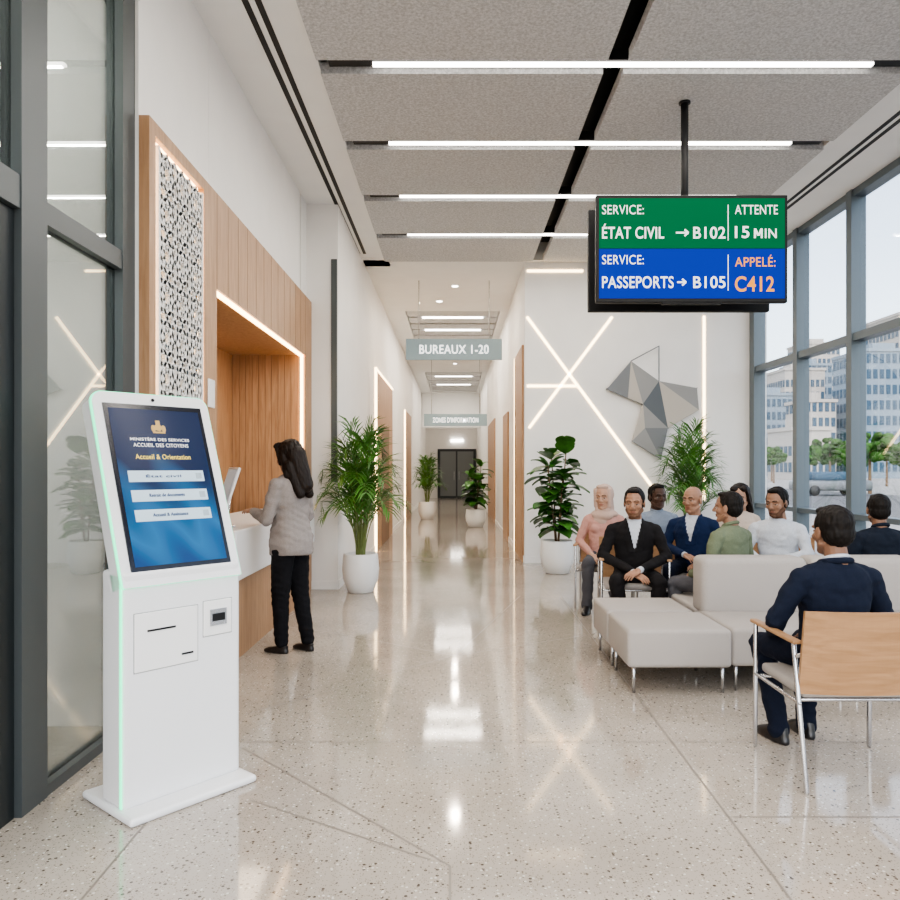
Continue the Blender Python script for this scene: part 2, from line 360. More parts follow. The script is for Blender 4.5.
# window wall right
b=MB()
mul=[11.5,10.05,8.67,7.3,5.93,4.56,3.19,1.82,.45,-.92,-2.3]
for i,y in enumerate(mul): 
    w=.06 if i else .09
    b.box(XW-.07,XW+.10,y-w,y+w,0,CEIL,'frame_blue')
b.box(XW-.05,XW+.1,-3,YF,2.93,3.02,'frame_blue'); b.box(XW-.05,XW+.1,-3,YF,CEIL-.08,CEIL,'frame_blue'); b.box(XW-.05,XW+.1,-3,YF,0,.12,'frame_blue'); b.box(XW-.05,XW+.1,-3,YF,.88,.94,'frame_blue')
b.obj('window_3')
b=MB(); b.box(XW+.02,XW+.03,-3,YF,.12,CEIL-.08,'glass_clear'); b.obj('window_4')
# ------------------------------------------------ hanging display
mat('scr_green',(.0,.03,.012),.6,em=(.0,.14,.05),es=1.0,spec=.1)
mat('scr_blue',(.0,.008,.06),.6,em=(.001,.028,.44),es=1.0,spec=.1)
mat('txt_white',(.5,.5,.5),.6,em=(1,1,1),es=1.0,spec=.1)
mat('txt_orange',(.4,.2,.04),.6,em=(1,.33,.03),es=1.0,spec=.1)
emp=bpy.data.objects.new('queue_display_screen',None); bpy.context.scene.collection.objects.link(emp); emp.location=(1.99,6.3,0)
DW=.805
b=MB()
b.rbox(-DW,DW,0,.06,2.86,3.765,.008,'black',2); b.rbox(-DW,DW,.36,.42,2.86,3.765,.008,'black',2)
b.box(-.4,.4,.06,.36,3.1,3.5,'black'); b.rbox(-.25,.25,.0,.04,2.845,2.86,.004,'black',2)
b.cap((0,.2,3.4),(0,.2,CEIL-.031),.032,.032,'black',16,3,None,False); b.lathe([(.05,-.045),(.05,-.031)],(0,.2,CEIL),'black')
b.box(-DW+.025,DW-.025,-.003,0,3.315,3.735,'scr_green'); b.box(-DW+.025,DW-.025,-.003,0,2.895,3.31,'scr_blue')
b.box(.30,.306,-.006,0,3.38,3.68,'txt_white'); b.box(.30,.306,-.006,0,2.96,3.26,'txt_white')
for ax,az,L in ((-.135,3.445,.10),(-.125,3.03,.07)):
    b.box(ax,ax+L,-.006,0,az-.007,az+.007,'txt_white')
    for sg in (1,-1):
        Ma=T((ax+L+.004,-.003,az))@Matrix.Rotation(R(sg*140),4,'Y'); b.box(0,.042,-.003,.003,-.007,.007,'txt_white',Ma)
# hand-built letter M of "MIN"
mx0,mz0,mw,mh,st=.52,3.40,.072,.080,.015
b.box(mx0,mx0+st,-.006,-.0035,mz0,mz0+mh,'txt_white'); b.box(mx0+mw-st,mx0+mw,-.006,-.0035,mz0,mz0+mh,'txt_white')
for sg in (0,1):
    xa=mx0 if sg==0 else mx0+mw; xm=mx0+mw/2; s_=1 if sg==0 else -1
    b.add([(xa,-.0062,mz0+mh),(xa+s_*st*1.2,-.0062,mz0+mh),(xm+s_*st*.5,-.0062,mz0+mh*.25),(xm-s_*st*.7,-.0062,mz0+mh*.25)],[(0,1,2,3)],'txt_white')
b.obj('display_housing',None,emp)
def dt(n,s,x,z,w,h,m,bold=0): text(n,s,T((x,-.004,z))@RX(R(90)),w,h,m,emp,bold)
dt('text_service','SERVICE:',-.755,3.60,.35,.078,'txt_white')
dt('text_etat_civil','ÉTAT CIVIL',-.755,3.395,.52,.125,'txt_white',.014)
dt('text_b102','B102',.01,3.395,.27,.10,'txt_white',.014)
dt('text_attente','ATTENTE',.36,3.60,.36,.078,'txt_white')
dt('text_15min','15',.36,3.40,.12,.10,'txt_white',.014)
dt('text_15min_b','IN',.612,3.40,.098,.080,'txt_white',.008)
dt('text_service_b','SERVICE:',-.755,3.18,.35,.078,'txt_white')
dt('text_passeports','PASSEPORTS',-.755,2.98,.60,.10,'txt_white',.012)
dt('text_b105','B105',.01,2.98,.27,.10,'txt_white',.014)
dt('text_appele','APPELÉ:',.36,3.16,.34,.10,'txt_orange',.004)
dt('text_c412','C412',.36,2.95,.33,.13,'txt_orange',.016)
def sign(name,d,x0,x1,y0,y1,body):
    e=bpy.data.objects.new(name,None); bpy.context.scene.collection.objects.link(e)
    A=PX(x0,y1,d);B=PX(x1,y0,d); e.location=(0,d,0); b=MB()
    b.rbox(A.x,B.x,-.02,.02,A.z,B.z,.006,'sign_panel',2)
    for x in (A.x+.22,B.x-.22): b.cap((x,0,B.z-.01),(x,0,CEIL),.008,.008,'steel',8,2,None,False)
    b.obj('sign_panel',None,e)
    w=(B.x-A.x)*.72; h=(B.z-A.z)*.42
    text('sign_text',body,T(((A.x+B.x)/2,-.022,(A.z+B.z)/2-h/2))@RX(R(90)),w,h,'txt_sign',e,.008,'CENTER')
mat('sign_panel',(.25,.33,.35),.25,em=(.45,.60,.65),es=.15); mat('txt_sign',(.9,.9,.9),.5,em=(1,1,1),es=1.8)
sign('hanging_corridor_sign',12.8,406,502,339,360,'BUREAUX 1-20')
sign('hanging_corridor_sign',22,424,487,414,426,"ZONES D'INFORMATION")
# ------------------------------------------------ kiosk
ku=R(50)
kc=Vector((-1.275,3.41,0))
emp=bpy.data.objects.new('self_service_kiosk',None); bpy.context.scene.collection.objects.link(emp)
emp.matrix_world=T(kc)@RZ(ku)
KW=.285; HH=.905
b=MB()
b.rbox(-.305,.305,-.20,.25,0,.035,.015,'white_gloss',3)
b.rbox(-KW,KW,-.09,.10,.03,1.03,.018,'white_gloss',3)
tl=R(20)
MH=T((0,-.10,.965))@RX(-tl)
def rrect(w,h,r,n=8):
    pts=[]
    for cx,cz,a0 in ((w-r,h-r,0),(-w+r,h-r,90),(-w+.01,.01,180),(w-.01,.01,270)):
        rr=r if a0<180 else .01
        for i in range(n+1): a=R(a0+90*i/n); pts.append((cx+rr*math.cos(a),cz+rr*math.sin(a)))
    return pts
def slab(pts,y0,y1,m,M):
    n=len(pts); vs=[(x,y0,z) for x,z in pts]+[(x,y1,z) for x,z in pts]
    b.add(vs,[tuple(range(n))[::-1],tuple(range(n,2*n))],m,False,M)
    b.add(vs,[(i,i+n,(i+1)%n+n,(i+1)%n) for i in range(n)],m,True,M)
slab(rrect(KW,HH,.055),0,.10,'white_gloss',MH)
slab([(x*1.012,z*1.004) for x,z in rrect(KW,HH,.055)],.004,.020,'led_green',MH)
b.box(-KW-.003,-KW+.001,-.084,-.068,.04,.98,'led_green')
mat('kiosk_glass',(.01,.012,.02),.15)
def kgrad():
    m=bpy.data.materials.new('kiosk_ui'); m.use_nodes=True; nt=m.node_tree; bb=nt.nodes['Principled BSDF']
    tc=nt.nodes.new('ShaderNodeTexCoord'); sp=nt.nodes.new('ShaderNodeSeparateXYZ'); nt.links.new(tc.outputs['Generated'],sp.inputs[0])
    wv=nt.nodes.new('ShaderNodeTexWave'); wv.inputs['Scale'].default_value=1.1; wv.inputs['Distortion'].default_value=3; wv.bands_direction='DIAGONAL'
    nt.links.new(tc.outputs['Generated'],wv.inputs['Vector'])
    ma=nt.nodes.new('ShaderNodeMath'); ma.operation='MULTIPLY_ADD'; ma.inputs[1].default_value=.22; nt.links.new(wv.outputs['Fac'],ma.inputs[0]); nt.links.new(sp.outputs['Z'],ma.inputs[2])
    cr=nt.nodes.new('ShaderNodeValToRGB'); cr.color_ramp.elements[0].color=(.008,.08,.28,1); cr.color_ramp.elements[0].position=.05
    cr.color_ramp.elements[1].color=(.005,.018,.075,1); cr.color_ramp.elements[1].position=.75
    e=cr.color_ramp.elements.new(.32); e.color=(.03,.24,.55,1)
    nt.links.new(ma.outputs[0],cr.inputs['Fac']); nt.links.new(cr.outputs['Color'],bb.inputs['Emission Color']); bb.inputs['Base Color'].default_value=(.01,.015,.03,1)
    bb.inputs['Emission Strength'].default_value=.85; bb.inputs['Roughness'].default_value=.2; bb.inputs['Specular IOR Level'].default_value=.25
    MATS['kiosk_ui']=m
kgrad()
b.rbox(-.243,.243,-.004,.01,.055,.85,.003,'kiosk_glass',2,MH)
b.lathe([(.008,0),(.008,.004)],(0,0,0),'black',12,True,MH@T((0,-.002,.876))@RX(R(90)))
b.rbox(-.235,.06,-.096,-.08,.60,.85,.004,'white_matte',2); b.rbox(.09,.235,-.096,-.08,.70,.86,.004,'white_matte',2)
mat('seam',(.30,.30,.30),.6)
for x0,x1,z0,z1 in ((-.238,.063,.597,.853),(.087,.238,.697,.863)): b.box(x0,x1,-.0912,-.0895,z0,z1,'seam')
b.box(-.18,-.05,-.100,-.094,.768,.776,'black'); b.box(-.02,.035,-.100,-.094,.640,.648,'black')
b.box(.12,.205,-.102,-.094,.745,.82,'steel'); b.box(.13,.195,-.104,-.100,.765,.80,'black')
b.obj('kiosk_body',None,emp)
b=MB(); b.box(-.222,.222,-.006,-.0045,.085,.825,'kiosk_ui'); b.obj('kiosk_screen',MH,emp)
b=MB()
mat('gold',(.4,.27,.1),.4,em=(.8,.50,.15),es=.35); mat('btn',(.35,.42,.46),.4,em=(.6,.78,.9),es=.5); mat('btn_txt',(.02,.05,.16),.5)
for i in range(3):
    z=.495-.092*i
    b.rbox(-.185,.185,-.010,-.006,z-.027,z+.027,.0019,'btn',2); b.rbox(.143,.172,-.012,-.009,z-.014,z+.014,.001,'screen_grey',1)
b.lathe([(.02,0),(.02,.003)],(0,0,0),'gold',5,False,T((0,-.006,.735))@RX(R(90))); b.box(-.03,.03,-.009,-.006,.707,.715,'gold'); 
for sx in (-1,1): b.ell((sx*.025,-.007,.73),(.011,.003,.018),'gold')
b.box(-.01,.01,-.009,-.006,.75,.77,'gold')
b.obj('kiosk_buttons',MH,emp)
def kt(n,s,x,z,w,h,m,bd=.004): text(n,s,MH@T((x,-.0125 if m=='btn_txt' else -.0065,z))@RX(R(90)),w,h,m,emp,bd,'CENTER')
mat('txt_kiosk',(.4,.4,.4),.5,em=(1,1,1),es=.8)
kt('kiosk_title','MINISTÈRE DES SERVICES',0,.668,.29,.018,'txt_kiosk'); kt('kiosk_title_b','ACCUEIL DES CITOYENS',0,.638,.27,.018,'txt_kiosk')
mat('txt_yellow',(.5,.4,.1),.5,em=(1,.75,.12),es=.8)
kt('kiosk_subtitle','Accueil & Orientation',0,.578,.27,.024,'txt_yellow')
for i,s in enumerate(('État civil','Retrait de documents','Accueil & Assistance')): kt('kiosk_button_text',s,-.02,.495-.092*i-.007,.17,.015,'btn_txt')
# ------------------------------------------------ plants
def pot(b,x,y,r,h):
    b.lathe([(r*.62,0),(r*.70,.01),(r*.95,h*.35),(r*1.0,h*.6),(r*.93,h*.95),(r*.9,h),(r*.82,h),(r*.8,h*.9)],(x,y,0),'pot',32); b.lathe([(.001,h*.9),(r*.81,h*.905)],(x,y,0),'soil',24)
def palm(name,x,y,H,r=.24,ph=.46,nf=22,spread=.65,seed=1,clamp=None):
    rd=random.Random(seed); b=MB(); pot(b,x,y,r,ph)
    for k in range(nf):
        az=k*2.39996+rd.uniform(-.3,.3); t=k/nf
        up=(H-ph)*(1.0-.62*t)*rd.uniform(.9,1.03); out=spread*(.18+.82*t**.8)*rd.uniform(.8,1.05)
        base=Vector((x+.05*math.cos(az),y+.05*math.sin(az),ph*.9)); dirh=Vector((math.cos(az),math.sin(az),0))
        pts=[]; N=18
        for i in range(N+1):
            s=i/N; q=base+dirh*out*(s**1.6)+Vector((0,0,up*math.sin(s*(1.75+.45*t)))); pts.append(clamp(q) if clamp else q)
        for i in range(N): b.cap(pts[i],pts[i+1],.007*(1-.8*i/N),.007*(1-.8*(i+1)/N),'stem',5,1)
        for i in range(5,N+1):
            p=pts[i]; tan=(pts[i]-pts[i-1]).normalized(); side=tan.cross(Vector((0,0,1)))
            if side.length<.01: side=Vector((-dirh.y,dirh.x,0))
            side.normalize(); L=(.30*math.sin(math.pi*min(1,(i-3)/(N-1))**.85)+.06)*rd.uniform(.85,1.1)*(H/1.9)
            for sg in (1,-1):
                d=(side*sg*.62+tan*.85+Vector((0,0,rd.uniform(-.1,.12)))).normalized(); w=tan.cross(d).cross(d).normalized()*.013
                m1=p+d*L*.45+Vector((0,0,.01)); e=p+d*L+Vector((0,0,-.22*L))
                vs=[p-w*.3,p+w*.3,m1+w,m1-w,e]
                if clamp: vs=[clamp(q) for q in vs]
                b.add(vs,[(0,1,2,3),(3,2,4)],'leaf_palm',True)
    return b.obj(name)
def c1(q): 
    if q.x<-1.38: return Vector((max(q.x,-1.6),min(q.y,9.04),q.z))
    return q
palm('potted_palm',-1.12,8.9,2.0,.22,.46,34,.58,1,c1)
palm('potted_palm',3.40,10.85,2.08,.22,.46,30,.60,2,lambda q:Vector((q.x,min(q.y,11.47),q.z)))
palm('potted_palm',-.80,21.6,1.9,.26,.5,22,.5,3,lambda q:Vector((max(q.x,-1.34),q.y,q.z)))
def fig(name,x,y,H,r=.22,ph=.44,n=48,seed=1):
    rd=random.Random(seed); b=MB(); pot(b,x,y,r,ph)
    stems=[]
    for k in range(4):
        a=k*1.57+.4; top=Vector((x+.15*math.cos(a),y+.15*math.sin(a),H-.10-.13*k)); stems.append((Vector((x+.02*math.cos(a),y+.02*math.sin(a),ph*.88)),top)); b.cap(*stems[-1],.013,.008,'trunk',8,2)
    for k in range(n):
        A,Bq=stems[k%4]; t=.14+.88*(k/n); p=A.lerp(Bq,min(t,1)); az=k*2.4+rd.uniform(-.3,.3); el=rd.uniform(-.1,.6)+.6*(t>.9)
        d=Vector((math.cos(az)*math.cos(el),math.sin(az)*math.cos(el),math.sin(el))); L=rd.uniform(.23,.34)
        side=d.cross(Vector((0,0,1))).normalized(); nn=side.cross(d)
        p2=p+d*.05; b.cap(p,p2,.004,.003,'stem',5,1)
        vs=[];fs=[];NS=7
        for i in range(NS):
            s=i/(NS-1); w=.115*(L/.27)*math.sin(math.pi*min(.97,max(.05,s**.8)))**.7
            c=p2+d*L*s-Vector((0,0,1))*.12*s*s
            vs+= [c-side*w+nn*.025,c,c+side*w+nn*.025]
        for i in range(NS-1): q=i*3; fs+=[(q,q+1,q+4,q+3),(q+1,q+2,q+5,q+4)]
        b.add(vs,fs,'leaf_fig',True)
    return b.obj(name)
fig('fiddle_leaf_fig',1.43,10.5,1.85,.24,.46,110,4)
fig('fiddle_leaf_fig',.52,18.7,1.65,.26,.45,90,5)
# ------------------------------------------------ sofas
def sofa_legs(b,x0,x1,y0,y1,h=.19):
    for x in (x0+.05,x1-.05):
        for y in (y0+.05,y1-.05): b.cap((x,y,0),(x,y,h+.02),.012,.012,'steel',10,2,None,False)
def ott(name,x0,x1,y0,y1,z=.42):
    b=MB(); sofa_legs(b,x0,x1,y0,y1); b.rbox(x0,x1,y0,y1,.17,z,.03,'sofa_fabric',4); return b.obj(name)
ott('ottoman',1.12,1.80,4.86,5.50); ott('ottoman',1.12,1.76,5.53,6.10)
def sofa(name,x0,x1):
    b=MB(); sofa_legs(b,x0,x1,4.92,6.35)
    b.rbox(x0,x1,4.90,5.62,.17,.42,.03,'sofa_fabric',4); b.rbox(x0,x1,5.64,6.38,.17,.42,.03,'sofa_fabric',4)
    b.rbox(x0+.005,x1-.005,5.50,5.76,.38,.81,.05,'sofa_fabric',4); return b.obj(name)
sofa('double_sided_sofa',1.81,2.60); sofa('double_sided_sofa',2.61,3.42); sofa('double_sided_sofa',3.43,4.20)
# ------------------------------------------------ chairs
def chair(x,y,yaw,wide=.58):
    b=MB(); w=wide/2
    b.rbox(-w+.03,w-.03,-.22,.25,.40,.45,.02,'sofa_fabric',3)
    N=14; vs=[];fs=[]
    for i in range(N+1):
        u=-1+2*i/N; xx=u*(w-.005)
        for z,yo in ((.43,-.235),(.82,-.30)):
            yc=yo-.035*(1-u*u)
            vs+=[(xx,yc-.009,z),(xx,yc+.009,z)]
    for i in range(N):
        q=i*4; fs+=[(q,q+4,q+6,q+2),(q+1,q+3,q+7,q+5),(q+2,q+6,q+7,q+3),(q,q+1,q+5,q+4)]
    fs+=[(0,2,3,1),(4*N,4*N+1,4*N+3,4*N+2)]
    b.add(vs,fs,'oak_chair',False)
    for sx in (-1,1):
        x_=sx*w
        b.rbox(x_-.022,x_+.022,-.24,.27,.655,.675,.008,'oak_chair',2)
        b.cap((x_,.25,0.012),(x_,.24,.66),.012,.012,'steel',10,2); b.cap((x_,-.33,0.012),(x_,-.20,.66),.012,.012,'steel',10,2)
        b.cap((x_,-.26,.39),(x_,.245,.39),.010,.010,'steel',8,2); b.cap((x_,-.235,.6),(x_*.93,-.26,.62),.010,.010,'steel',8,2)
    b.cap((-w,.2,.39),(w,.2,.39),.010,.010,'steel',8,2); b.cap((-w,-.2,.39),(w,-.2,.39),.010,.010,'steel',8,2)
    return b.obj('waiting_room_chair',T((x,y,0))@RZ(R(yaw)))
# ------------------------------------------------ people
def remesh(mb,vox,it=4):
    me=bpy.data.meshes.new('t'); me.from_pydata(mb.v,[],mb.f); o=bpy.data.objects.new('t',me); bpy.context.scene.collection.objects.link(o)
    m=o.modifiers.new('r','REMESH'); m.mode='VOXEL'; m.voxel_size=vox; s=o.modifiers.new('s','SMOOTH'); s.factor=.5; s.iterations=it
    dg=bpy.context.evaluated_depsgraph_get(); r=bpy.data.meshes.new_from_object(o.evaluated_get(dg))
    nv=len(r.vertices); co=np.empty(nv*3); r.vertices.foreach_get('co',co); co=co.reshape(-1,3)
    no=np.empty(nv*3); r.vertices.foreach_get('normal',no); no=no.reshape(-1,3)
    fs=[tuple(p.vertices) for p in r.polygons]
    bpy.data.objects.remove(o); bpy.data.meshes.remove(me); bpy.data.meshes.remove(r)
    return co,no,fs
def wrinkle(co,no,amp=.005,sc=9):
    d=np.array([noise.noise(Vector((c[0]*sc,c[1]*sc,c[2]*sc*1.8)))+.5*noise.noise(Vector((c[0]*sc*2.7,c[1]*sc*2.2+5,c[2]*sc*4))) for c in co])
    return co+no*(d*amp)[:,None]
def crease(co,no,joints,amp=.006):
    for P_,D_,r in joints:
        rel=co-np.array(P_); t=rel@np.array(D_); dist=np.linalg.norm(rel,axis=1)
        w=np.exp(-(dist/r)**2); ph=noise.noise(Vector(P_)*7)*6
        co=co+no*(w*amp*np.sin(t*120+ph+rel[:,0]*55+np.sin(rel[:,1]*45)*1.3))[:,None]
    return co
def addm(out,co,fs,m,M=None,fm=None):
    o=len(out.v); out.v+= [tuple(M@Vector(c)) for c in co] if M is not None else [tuple(c) for c in co]
    k0=out.mi(m)
    for f in fs:
        k=k0
        if fm:
            c=np.mean(co[list(f)],axis=0); mm=fm(c)
            if mm: k=out.mi(mm)
        out.f.append([i+o for i in f]); out.m.append(k); out.s.append(True)
def build_head(out,M,skin,hair,style,beard=False):
    b=MB()
    b.ell((0,-.012,.035),(.073,.094,.085)); b.ell((0,.014,-.008),(.063,.070,.085)); b.ell((0,.020,-.060),(.053,.055,.045)); b.ell((0,.058,-.090),(.022,.020,.018))
    b.cap((0,.078,.022),(0,.100,-.018),.008,.0115)
    for s in (-1,1):
        b.ell((s*.011,.090,-.023),(.008,.010,.007)); b.ell((s*.038,.050,-.018),(.024,.026,.022)); b.ell((s*.077,-.005,-.003),(.008,.019,.031)); b.cap((s*.012,.079,.030),(s*.046,.066,.029),.0085,.008)
        b.cap((s*.055,-.0,-.05),(s*.025,.045,-.085),.018,.018)
    b.ell((0,.076,-.050),(.024,.011,.0055)); b.ell((0,.074,-.0605),(.020,.011,.006))
    b.cap((0,-.018,-.05),(0,-.04,-.19),.050,.056)
    co,no,fs=remesh(b,.0036,3)
    for s in (-1,1):
        w=np.exp(-(((co[:,0]-s*.031)/.015)**2+((co[:,2]-.008)/.010)**2))*(co[:,1]>.03); co[:,1]-=w*.010
    w=np.exp(-((co[:,2]+.0555)/.0022)**2)*(abs(co[:,0])<.022)*(co[:,1]>.06); co[:,1]-=w*.004
    def fm(c):
        x,y,z=abs(c[0]),c[1],c[2]
        if y>.066 and (x/.0235)**2+((z+.0555)/.0105)**2<1: return skin+'_lip'
        if y>.055 and .013<x<.046 and abs(z-.033+ (x-.03)**2*6)<.0036: return hair
        if beard and y>.0 and -.125<z:
            lim=-.068 if x<.03 else -.068+(x-.03)*1.35
            if z<lim: return skin+'_beard'
            if y>.07 and x<.027 and -.046<z<-.037: return skin+'_beard'
        if style=='rim' and y<.0 and -.06<z<.045 and x<.079 and not(x>.0735 and abs(z)<.035): return skin+'_stub'
    addm(out,co,fs,skin,M,fm)
    for s in (-1,1):
        out.ell((s*.031,.0655,.006),(.0125,.012,.0075),'eye_white',M,12,8); out.ell((s*.031,.0755,.006),(.0058,.0035,.0058),'eye_dark',M,10,6)
        out.ell((s*.031,.0655,.0085),(.0135,.0128,.0068),skin,M,12,8)
    if style in('short','long','mid'):
        b=MB(); b.ell((0,-.028,.046),(.0815,.095,.087)); b.ell((0,-.046,.0),(.076,.072,.072))
        if style=='short':
            for s in(-1,1): b.ell((s*.072,.006,.032),(.008,.018,.028))
            b.ell((0,.026,.106),(.052,.042,.020))
        if style in('long','mid'):
            L=.31 if style=='long' else .2
            b.ell((0,-.04,.045),(.092,.098,.090))
            b.cap((0,-.075,.0),(0,-.12,-L*.8),.085,.060); 
            for s in(-1,1): b.cap((s*.068,-.02,.03),(s*.080,-.045,-.15),.028,.036); b.cap((s*.06,-.055,-.08),(s*.05,-.10,-L),.05,.035)
            for s in(-1,1): b.ell((s*.045,.028,.098),(.038,.045,.026)); b.cap((s*.070,.032,.07),(s*.084,.005,-.05),.014,.016)
        co,no,fs=remesh(b,.005,3)
        d=np.array([noise.noise(Vector((c[0]*90,c[1]*90,c[2]*22))) for c in co]); co=co+no*(d*.004)[:,None]
        addm(out,co,fs,hair,M)
    if style=='hijab':
        b=MB(); b.ell((0,-.030,.035),(.092,.098,.098)); b.cap((0,-.04,-.02),(0,-.03,-.13),.080,.092); b.ell((0,-.015,-.155),(.135,.10,.045))
        for s in(-1,1): b.cap((s*.068,.022,.075),(s*.064,.025,-.07),.022,.026); b.cap((s*.05,.028,-.11),(0,.03,-.135),.028,.035)
        b.ell((0,.030,.108),(.062,.034,.022)); b.ell((0,.035,-.165),(.105,.065,.055)); b.ell((.02,.055,-.215),(.075,.04,.06))
        co,no,fs=remesh(b,.006,6); co=wrinkle(co,no,.0022,16); addm(out,co,fs,'hijab',M)
def build_hand(out,wrist,d,up,side,skin,curl=.5):
    d=Vector(d).normalized(); up=Vector(up); up=(up-d*up.dot(d)).normalized(); x=d.cross(up)
    M=Matrix(((x.x,d.x,up.x,wrist[0]),(x.y,d.y,up.y,wrist[1]),(x.z,d.z,up.z,wrist[2]),(0,0,0,1)))
    b=MB(); b.cap((0,-.04,0),(0,.015,0),.024,.026)
    b.cap((-.026,.02,0),(-.028,.082,0),.014,.0125); b.cap((-.009,.02,0),(-.009,.088,.001),.015,.0125); b.cap((.010,.02,0),(.010,.085,0),.015,.0125); b.cap((.026,.02,0),(.028,.076,-.002),.013,.0115)
    t=-side
    for k,(fx,L) in enumerate(((-.029,.070),(-.010,.078),(.010,.074),(.029,.058))):
        if t>0: L=(.058,.074,.078,.070)[k]
        p=Vector((fx,.080,0)); a=-curl*.35
        for j,fr in enumerate((.45,.32,.23)):
            q=p+Vector((fx*.12*fr,math.cos(a)*L*fr,math.sin(a)*L*fr)); b.cap(p,q,.0085-.0008*j,.0080-.0008*j,'x',8,3); p=q; a-=curl*.6
    p=Vector((t*.022,.018,-.004)); q=p+Vector((t*.028,.030,-.010)); r=q+Vector((t*.010,.030,-.010)); e=r+Vector((t*.001,.022,-.006))
    b.cap(p,q,.014,.011,'x',8,3); b.cap(q,r,.0105,.0095,'x',8,3); b.cap(r,e,.0092,.0078,'x',8,3)
    co,no,fs=remesh(b,.0035,2); addm(out,co,fs,skin,M)
def skinm(n,c,bd=.5):
    mat(n,c,.5,noise_s=14,noise_a=.06,spec=.35); mat(n+'_lip',(c[0]*.80,c[1]*.62,c[2]*.62),.45); mat(n+'_beard',(c[0]*bd,c[1]*bd,c[2]*bd),.8,spec=.2); mat(n+'_stub',(c[0]*.6,c[1]*.58,c[2]*.58),.7,spec=.2)
skinm('skin_tan',(.33,.18,.115)); skinm('skin_brown',(.20,.105,.065)); skinm('skin_dark',(.075,.040,.027)); skinm('skin_light',(.44,.265,.185)); skinm('skin_olive',(.28,.155,.10),.42)
mat('eye_white',(.45,.43,.40),.3); mat('eye_dark',(.02,.012,.01),.15)
mat('hair_black',(.008,.006,.005),.6,noise_s=60,noise_a=.5,spec=.2); mat('hair_brown',(.012,.007,.005),.5,noise_s=60,noise_a=.4,spec=.25)
mat('hijab',(.48,.35,.29),.85,bump=.2,bump_s=200)
def cloth(n,c): mat(n,c,.9,noise_s=120,noise_a=.10,bump=.18,bump_s=350,spec=.2)
cloth('suit_black',(.012,.011,.012)); cloth('suit_navy',(.008,.012,.026)); cloth('suit_blue',(.009,.020,.060)); cloth('trouser_navy',(.007,.010,.022)); cloth('blazer_grey',(.28,.25,.235)); cloth('pants_black',(.008,.008,.010))
cloth('sweater_green',(.14,.165,.105)); cloth('shirt_white',(.52,.55,.60)); cloth('shirt_blue',(.22,.26,.32)); cloth('top_pink',(.50,.28,.24)); cloth('top_cream',(.56,.46,.38)); cloth('trouser_grey',(.08,.08,.09)); cloth('jacket_dark',(.010,.014,.024))
mat('shoe_black',(.012,.010,.010),.3)
def shoe(b2,ank,yaw,m,flat=False):
    b=MB(); b.loft([(0,.055,0,.042,.13),(0,.055,.02,.044,.132),(0,.05,.035,.042,.12),(0,.02,.06,.036,.085),(0,-.01,.095,.034,.045)] if not flat else [(0,.05,0,.036,.115),(0,.05,.02,.038,.117),(0,.03,.04,.034,.09),(0,-.02,.06,.028,.045)],'x',20)
    co,no,fs=remesh(b,.006,2); co[:,2]=np.maximum(co[:,2],.001); addm(b2,co,fs,m,T((ank[0],ank[1],0))@RZ(yaw))
